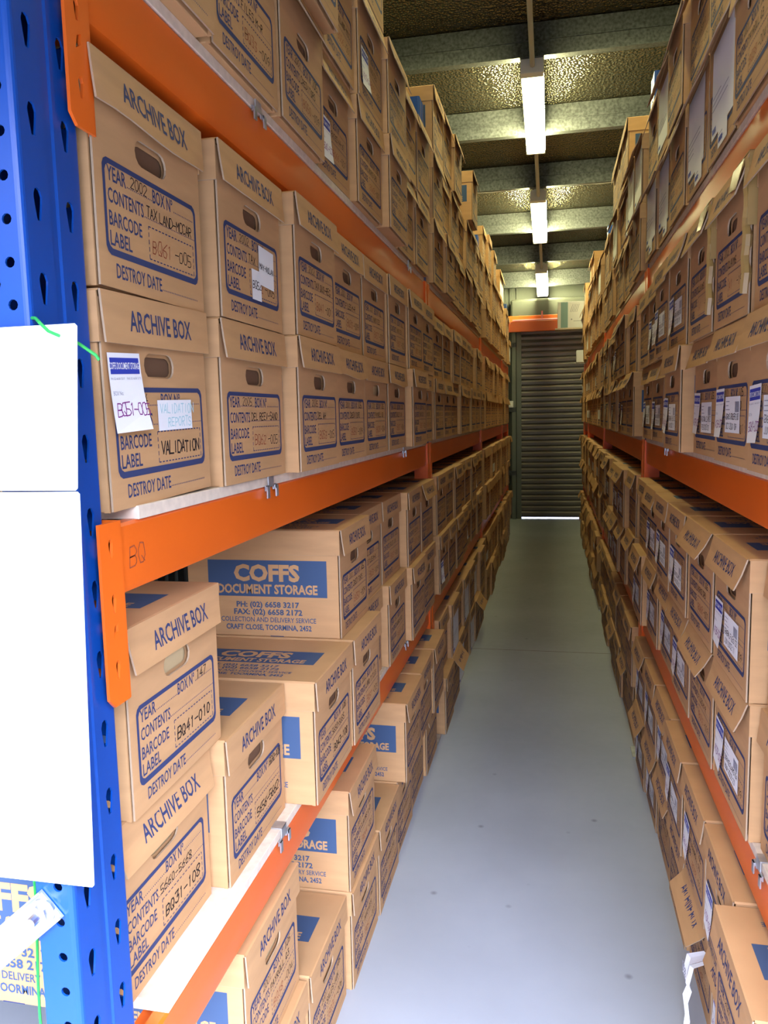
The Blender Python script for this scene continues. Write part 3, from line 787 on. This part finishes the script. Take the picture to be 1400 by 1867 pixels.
# ---- sign-side rack, second bay
for lv in (0, 1, 2, 3):
    for ci in range(8):
        for ti in ((0, 1, 2) if lv == 3 else (0, 1)):
            if lv == 3 and ti == 2 and ci not in (0, 1, 2, 4): continue
            kw = {}
            if lv == 3: kw = dict(dx=random.uniform(-.01, .016) if ti < 2 else {0: .004, 1: .006, 2: .022, 4: .050}[ci], lid=random.choice([1, 2, 2]))
            if lv == 3 and ti == 2 and ci == 4: kw['label'] = 'single archive box standing alone on the third tier of the sign-side top shelf'; kw['dy'] = .0
            if lv == 0: kw = dict(dx=random.uniform(-.01, .024))
            if lv == 0 and (ti, ci) in ((0, 1), (0, 5)): kw = dict(dx=.016, lid=9, desc='open-lidded archive box')
            if lv == 0 and (ti, ci) in ((1, 1), (0, 2), (1, 3), (0, 4), (1, 5)):
                kw.setdefault('parts', [('paper_sheet', SHEETS[1], -.11, .008)]); kw.setdefault('desc', 'white-sheeted archive box')
            if lv == 1 and (ti, ci) in ((0, 0), (0, 4), (1, 6)): kw = dict(parts=stickers(both=False), desc='stickered archive box')
            box('L', 1, ci, lv, ti, **kw)

# ---- facing rack, nearest bay 
def R(lv, ti, ci, **kw):
    return box('R', 0, ci + 1, lv, ti, **kw) if ci < 7 else None     # the first column is out of view
DS = 'white-stickered archive box'
for ci, dx in zip(range(8), (.0, -.004, -.012, .020, -.020, -.020, -.022, -.020)):
    st = ci in (0, 1, 2, 3, 4, 5, 6)
    R(2, 0, ci, dx=dx, lid=[2, 2, 2, 1, 2, 2, 1, 1][ci], parts=stickers() if st else (), desc=DS if st else 'plain archive box')
for ci, dx in zip(range(8), (-.002, .004, .006, .010, .012, -.004, -.006, .004)):
    kw = {}
    if ci in (1, 2): kw = dict(parts=[('packing_tape', TAPEM, 0, 0)], label='archive box bound with brown packing tape, %s before the mid post, facing rack' % ordw[6 - ci])
    elif ci in (3, 4, 5): kw = dict(parts=stickers(), desc=DS)
    R(2, 1, ci, dx=dx, lid=2 if ci < 4 else 1, front=FR['tx'] if ci < 4 else None, **kw)
for ci, dx in zip(range(8), (-.030, -.008, -.004, -.004, -.010, .0, .020, .026)):
    st = ci in (1, 3, 4, 5, 6, 7)
    R(1, 0, ci, dx=dx, lid=[1, 2, 3, 2, 2, 2, 2, 3][ci], parts=stickers() if st else (), desc=DS if st else 'plain archive box')
for ci, dx in zip(range(8), (-.034, .0, .004, .010, .010, .004, .0, -.004)):
    st = ci in (1, 3, 4, 5)
    R(1, 1, ci, dx=dx, lid=[1, 2, 3, 1, 1, 2, 1, 1][ci], parts=stickers() if st else (), desc=DS if st else 'plain archive box')
for ci, dx in zip(range(8), (-.012, -.020, -.020, -.010, -.014, -.010, -.002, .010)):
    kw = {}; st = ci in (1, 5, 6)
    if ci == 2: kw = dict(lid=9, label='archive box with its lid flap open and torn papers sticking out, facing rack floor')
    R(0, 0, ci, dx=dx, parts=stickers() if st else (), **({'desc': DS} if st else {}), **kw)
for ci, dx in zip(range(8), (.040, .004, .002, .006, -.008, -.002, .0, .020)):
    st = ci in (1, 2, 3, 4, 5, 6, 7)
    R(0, 1, ci, dx=dx, lid=[1, 0, 1, 1, 2, 1, 2, 2][ci], parts=stickers(both=ci > 2) if st else (), desc=DS if st else 'plain archive box')
WS = 'white-sheeted archive box'
for ci, dx in zip(range(8), (.0, .004, -.004, -.006, .0, -.006, .004, -.004)):
    sh = ci in (2, 3, 5, 6)
    R(3, 0, ci, dx=dx, lid=[2, 1, 3, 3, 2, 3, 3, 2][ci], parts=[('paper_sheet', SHEETS[ci % 2], -.135 if ci % 2 else -.10, .050), ('paper_sheet', SHEETS[2], -.02, .010, .0004)] if sh else (), desc=WS if sh else 'plain archive box')
for ci, dx in zip(range(8), (.0, -.004, .0, -.006, .012, .004, -.002, .0)):
    sh = ci in (5,)
    R(3, 1, ci, dx=dx, lid=[2, 2, 2, 3, 2, 3, 2, 3][ci], parts=[('paper_sheet', SHEETS[0], -.10, .030)] if sh else (), desc=WS if sh else 'plain archive box')
# ---- facing rack, second bay
for lv in (0, 1, 2, 3):
    for ci in range(8):
        for ti in (0, 1):
            kw = dict(dx=random.uniform(-.012, .016))
            if lv == 2 and ti == 0 and ci == 0: kw = dict(dx=.004)
            if lv == 0: kw = dict(dx=random.uniform(-.012, .012) if ci != 3 else .004)
            if lv == 1 and (ti, ci) in ((1, 1), (1, 2), (0, 2), (0, 3), (1, 4)): kw = dict(dx=.026, lid=3, parts=stickers(), desc=DS)
            if lv in (2, 3) and random.random() < .45:
                if lv == 3: kw.update(parts=[('paper_sheet', SHEETS[random.randint(0, 1)], -.11, .03)], desc=WS, lid=3)
                else: kw.update(parts=stickers(both=False), desc=DS)
            box('R', 1, ci, lv, ti, **kw)
for ci in (2, 3, 4): box('R', 1, ci, 3, 2, dx=.012, lid=1)

# ---- the far bays: too many to count, one mass
mb = MB(); rng = random.Random(99)
def far_box(mb, side, x, y, z, flare, lab):
    s_ = 1 if side == 'L' else -1
    T_ = lambda a, c, e: (x + s_ * a, y + s_ * c, z + e)
    def bx(x0, x1, y0, y1, z0, z1, m_):
        P = [T_(x0, y0, z0), T_(x1, y0, z0), T_(x1, y1, z0), T_(x0, y1, z0), T_(x0, y0, z1), T_(x1, y0, z1), T_(x1, y1, z1), T_(x0, y1, z1)]
        mb.mesh(P, [(3, 2, 1, 0), (4, 5, 6, 7), (0, 1, 5, 4), (1, 2, 6, 5), (2, 3, 7, 6), (3, 0, 4, 7)], m_)
    bx(-BL + .004, 0, -HWB, HWB, 0, .262, KRAFT)
    bx(-BL, .003, -.1505, .1505, .209, .2715, KRAFT)
    F0 = [T_(.004, -.150, .271), T_(.004, .150, .271), T_(.004 + flare, .138, .207), T_(.004 + flare, -.138, .207)]
    F1 = [T_(.007, -.150, .271), T_(.007, .150, .271), T_(.007 + flare, .138, .207), T_(.007 + flare, -.138, .207)]
    mb.mesh(F0 + F1, [(0, 1, 2, 3), (7, 6, 5, 4), (0, 4, 5, 1), (1, 5, 6, 2), (2, 6, 7, 3), (3, 7, 4, 0)], KRAFT)
    q = lambda u, v: T_(.0006, u, v)
    mb.poly([q(*p) for p in stadium(0, .184, .080, .030, 4)], HOLE)  # dark patch paints the handle hole's shade, no opening cut
    for u0, u1, v0, v1 in ((-.118, .118, .1515, .155), (-.118, .118, .040, .044), (-.128, -.1245, .05, .145), (.1245, .128, .05, .145), (-.116, .05, .134, .138), (-.116, .11, .109, .113), (-.116, -.04, .082, .088), (-.116, -.065, .058, .064), (-.105, .012, .018, .026)):
        mb.poly([q(u0, v0), q(u1, v0), q(u1, v1), q(u0, v1)], INK)
    pa = lambda u, v: T_(u, -HWB - .0005, v); pb = lambda u, v: T_(u, HWB + .0005, v)
    for p_ in (pa, pb): mb.poly([p_(-.345, .108), p_(-.034, .108), p_(-.034, .190), p_(-.345, .190)], PANEL)
    mb.poly([T_(a, c, .2718) for a, c in ((-.345, -.034), (-.034, -.034), (-.034, .048), (-.345, .048))], PANEL)
    if lab:
        q2 = lambda u, v: T_(.0014, u, v)
        u0, u1, v0, v1 = lab; mb.poly([q2(u0, v0), q2(u1, v0), q2(u1, v1), q2(u0, v1)], PAPER)
for side in 'LR':
    for bi in (2, 3):
        for y in cols(bi):
            for lv in (0, 1, 2, 3):
                nt_ = 2
                if lv == 3 and rng.random() < .35: nt_ = 3
                if lv == 3 and bi == 2 and side == 'L' and y < 6.8: nt_ = 3
                for ti in range(nt_):
                    xf = {0: (-.496, .350), 1: (-.505, .346), 2: (-.508, .348), 3: (-.502, .350)}[lv][0 if side == 'L' else 1]
                    dx = rng.uniform(-.012, .018)
                    x = xf + dx if side == 'L' else xf - dx
                    lab = None
                    if rng.random() < (.12 if side == 'L' else .35): lab = (-.13, .09, .05, .12) if lv < 3 else (-.12, .11, .03, .2)
                    far_box(mb, side, x, y + rng.uniform(-.002, .002), LEVEL_Z[lv] + BH * ti, rng.choice([.003, .008, .015] if side == 'L' else [.012, .02, .03]), lab)
o = link('far_archive_boxes', mb.data('far_archive_boxes'))
tag(o, 'mass of archive boxes filling the far bays of both racks towards the roller door', 'boxes', 'archive boxes in the far bays', 'stuff')

# ------------------------------------------------------------------ hanging white sheets and twine at the near post
def card(xl, xr0, xr1, z0, z1, y):
    mb = MB(); T = .0012; c = .0025
    P = [(xl - .02, z0), (xr0 - c, z0), (xr0, z0 + c), (xr1, z1 - c), (xr1 - c, z1), (xl, z1 - .001)]
    n = len(P)
    V = [(a, y, k) for a, k in P] + [(a, y + T, k) for a, k in P]
    F = [tuple(range(n)), tuple(range(2 * n - 1, n - 1, -1))] + [(i, (i + 1) % n, n + (i + 1) % n, n + i) for i in range(n)]
    mb.mesh(V, F, SIGN); return mb
SY = 0.742
o = link('hanging_card', card(-.700, -.4870, -.4750, 1.4095, 1.581, SY).data('card'))
tag(o, 'upper blank white card tied by green twine to the blue post', 'card', 'blank white cards on the near post')
o = link('hanging_card', card(-.700, -.5020, -.4865, .961, 1.4080, SY + .0022).data('card'))
tag(o, 'taller blank white card hanging below the upper card on the blue post', 'card', 'blank white cards on the near post')
m = MB()
m.tube([(-.515, SY - .003, 1.583), (-.505, SY - .004, 1.574), (-.494, SY - .002, 1.569)], .0018, GREEN, 6)
m.tube([(-.515, SY - .003, 1.583), (-.530, SY + .012, 1.590), (-.545, SY + .022, 1.592)], .0018, GREEN, 6)
m.tube([(-.494, SY + .003, 1.569), (-.482, SY + .012, 1.562), (-.468, SY + .020, 1.550), (-.4655, SY + .022, 1.545)], .0018, GREEN, 6)
o = link('green_twine', m.data('twine')); tag(o, 'short green twine tying the upper white card to the blue post', 'twine', 'green twine')
m = MB(); pts = []
for k in range(15):
    a = -1.9 + k * .30; pts.append((-.622 + .020 * math.cos(a), .757, 1.640 + .034 * math.sin(a)))
m.tube(pts, .0014, GREEN, 6)
o = link('green_twine', m.data('twine')); tag(o, 'loose loop of green twine through a post hole above the white card', 'twine', 'green twine')
m = MB(); m.tube([(-.650 - .0006 * k, .835 + .004 * math.sin(k), .96 - .05 * k) for k in range(14)], .0018, GREEN, 6)
o = link('green_twine', m.data('twine')); tag(o, 'long green twine dangling below the lower white card', 'twine', 'green twine')

# torn papers poking from the open box on the floor of the facing rack
m = MB(); rng = random.Random(5)
yb = cols(0)[3] - .105; xb = .352 + .006
path = [(0.010, 0, .175), (-.030, -.012, .168), (-.040, -.020, .128), (-.034, -.032, .112), (-.044, -.040, .090), (-.040, -.052, .050), (-.046, -.060, .018)]
wid = [.040, .050, .048, .022, .028, .022, .018]
for (a, c), (w0, w1) in zip(zip(path, path[1:]), zip(wid, wid[1:])):
    for k in range(4):
        f0, f1 = k / 4 - .5, (k + 1) / 4 - .5
        z_ = lambda f: .004 * math.sin(9 * f)
        m.poly([(xb + a[0] + z_(f0), yb + a[1] + f0 * w0, a[2]), (xb + a[0] + z_(f1), yb + a[1] + f1 * w0, a[2] + .004 * f1), (xb + c[0] + z_(f1), yb + c[1] + f1 * w1, c[2] + .004 * f1), (xb + c[0] + z_(f0), yb + c[1] + f0 * w1, c[2])], PAPER)
for k in range(4):
    for j in range(3):
        y0_ = yb - .036 + j * .017
        m.box(xb - .0445 - .0, xb - .0435, y0_, y0_ + .011, .158 - k * .008, .1605 - k * .008, GREYINK)
o = link('torn_paper', m.data('torn_paper')); tag(o, 'torn white paper curling out of the open box by the floor, facing rack', 'paper')

# ------------------------------------------------------------------ lights, conduit, cable
def lamp(y0, y1, lab):
    xc = -.130; W = .070
    e = link('batten_light', None); e.location = (xc, y0, LAMPZ(y0)); e.rotation_euler = (-math.atan(.10), 0, 0)
    L = (y1 - y0) / math.cos(math.atan(.10))
    tag(e, lab, 'ceiling light', 'fluorescent batten lights along the aisle')
    mb = MB(); mb.box(-W * .75, W * .75, .0, L, .072, .086, WHITEMETAL, bev=.004); link('tray', mb.data('tray'), e)
    mb = MB(); prof = [(-W, .072), (-W, .004), (-W * .85, -.014), (W * .85, -.014), (W, .004), (W, .072)]; n = len(prof)
    V = [(a, yy, c) for yy in (.055, L - .012) for a, c in prof]
    F = [(i, (i + 1) % n, n + (i + 1) % n, n + i) for i in range(n)] + [tuple(range(n))[::-1], tuple(n + i for i in range(n))]
    mb.mesh(V, [f for k, f in enumerate(F) if k not in (0, 4)], LAMP); mb.mesh(V, [F[0], F[4]], LAMPS_); link('diffuser', mb.data('diffuser'), e)
    mb = MB(); mb.box(-W * 1.02, W * 1.02, -.004, .056, -.017, .073, WHITEMETAL, bev=.003); mb.box(-W * .5, W * .5, .0, .05, .064, .096, WHITEMETAL); link('end_cap', mb.data('end_cap'), e)
    mb = MB(); mb.box(-W * 1.01, W * 1.01, L - .014, L, -.016, .073, WHITEMETAL, bev=.002); link('end_cap', mb.data('end_cap'), e)
LM = [(5.31, 6.52), (7.50, 8.74), (9.82, 11.02)]
lamp(.90, 2.12, 'added unseen batten light over the front aisle end, lighting the near upper boxes')  # added fitting, unseen; brightens the near upper boxes
lamp(3.10, 4.32, 'lit batten light over the aisle just above the top edge of view')
lamp(*LM[0], 'largest lit batten light in view, hanging over the aisle')
lamp(*LM[1], 'middle one of the three lit batten lights over the aisle')
lamp(*LM[2], 'farthest lit batten light, close to the roller door')
def pipe(y0, y1, lab):
    mb = MB(); mb.tube([(-.128, y0, LAMPZ(y0) + .028), (-.128, y1, LAMPZ(y1) + .028)], .016, CONDUIT, 12)
    me = mb.data('conduit'); smooth(me); o = link('conduit_pipe', me); tag(o, lab, 'pipe', 'conduit between the lights')
pipe(4.325, LM[0][0] - .006, 'grey conduit running forward from the nearest batten light')
pipe(LM[0][1] + .003, LM[1][0] - .006, 'grey conduit between the nearest and middle batten lights')
pipe(LM[1][1] + .003, LM[2][0] - .006, 'grey conduit between the middle and farthest batten lights')
mb = MB(); y = 7.44
mb.tube([(-.95, y, PURL(y) + .012), (-.55, y, PURL(y) - .004), (-.33, y, PURL(y) + .006), (-.24, y, LAMPZ(y) + .09), (-.19, y + .04, LAMPZ(y) + .085), (-.125, y + .10, LAMPZ(y) + .092), (-.06, y + .05, LAMPZ(y) + .085), (.0, y, LAMPZ(y) + .10), (.09, y, PURL(y) + .014), (.40, y, PURL(y) - .002), (.8, y, PURL(y) + .01)], .006, CONDUIT, 8)
o = link('power_cable', mb.data('cable')); tag(o, 'grey power cable feeding the middle batten light along a purlin', 'cable')

# ------------------------------------------------------------------ far end over the aisle
e = link('cross_beam', None); tag(e, 'orange cross beam bridging the aisle before the roller door', 'shelf beam')
mb = MB(); mb.box(XL - .06, XR + .70, 9.93, 9.98, 2.46, 2.585, ORANGE, bev=.005); link('beam', mb.data('beam'), e)
mb = MB(); mb.box(XL - .06, XL + .01, 9.905, 9.931, 2.42, 2.62, ORANGE, bev=.003); link('connector', mb.data('connector'), e)
e = link('cross_beam', None); tag(e, 'dark red rear cross beam above the orange one, before the roller door', 'shelf beam')
mb = MB(); mb.box(XL - .06, XR + .70, 10.70, 10.74, 2.66, 2.74, ORANGE, bev=.005); link('beam', mb.data('beam'), e)
mb = MB(); mb.tube([(-.50, 10.45, 2.650), (WXR - .002, 10.45, 2.650)], .016, PINK, 10)
mb.tube([(-.13, 10.45, 2.650), (-.13, 10.45, 2.76)], .010, PINK, 8)
o = link('sprinkler_pipe', mb.data('pipe')); tag(o, 'pink pipe with a short riser under the far ceiling', 'pipe')
m = MB(); m.box(.03, XR - .005, 9.665, 9.925, 2.440, 2.456, BOARD); o = link('shelf_board', m.data('board')); tag(o, 'particle board lying across the aisle end under the pale carton', 'shelf board')
e = link('carton', None); e.location = (.06, 9.68, 2.456); tag(e, 'pale carton with a teal stripe high over the aisle end', 'carton')
mb = MB(); mb.box(0, .30, 0, .235, 0, .30, PAPER, bev=.006); link('carton_body', mb.data('carton_body'), e)
mb = MB(); mb.box(.035, .115, -.0012, -.0005, .004, .296, TEAL); mb.box(-.0012, -.0005, .01, .225, .05, .22, TEAL); link('printed_stripe', mb.data('stripe'), e)
mb = MB()
for k in range(5): mb.poly([(.14 + k * .018, -.0008, .18), (.145 + k * .018, -.0008, .18), (.175 + k * .018, -.0008, .27), (.17 + k * .018, -.0008, .27)], GREYINK)
mb.box(.15, .165, -.0012, -.0005, .09, .105, GREYINK); mb.box(.18, .27, -.0012, -.0005, .075, .080, GREYINK)
link('printed_mark', mb.data('mark'), e)
o = link('small_carton', None); o.location = (.335, 9.70, 2.053); tag(o, 'small white carton at the aisle end of the facing top shelf', 'carton')
mb = MB(); mb.box(-.06, .08, -.06, .07, .0, .14, PAPER, bev=.004); link('carton_body', mb.data('cb'), o)
e = link('power_outlet', None); e.location = (-.56, YB - .085, 1.56); tag(e, 'white power outlet on the girt beside the roller door', 'outlet')
mb = MB(); mb.box(-.035, .035, -.03, 0, 0, .09, WHITEMETAL, bev=.004); link('outlet_box', mb.data('ob'), e)
mb = MB(); mb.box(-.025, .025, -.034, -.030, .02, .07, PAPER); link('outlet_plate', mb.data('op'), e)
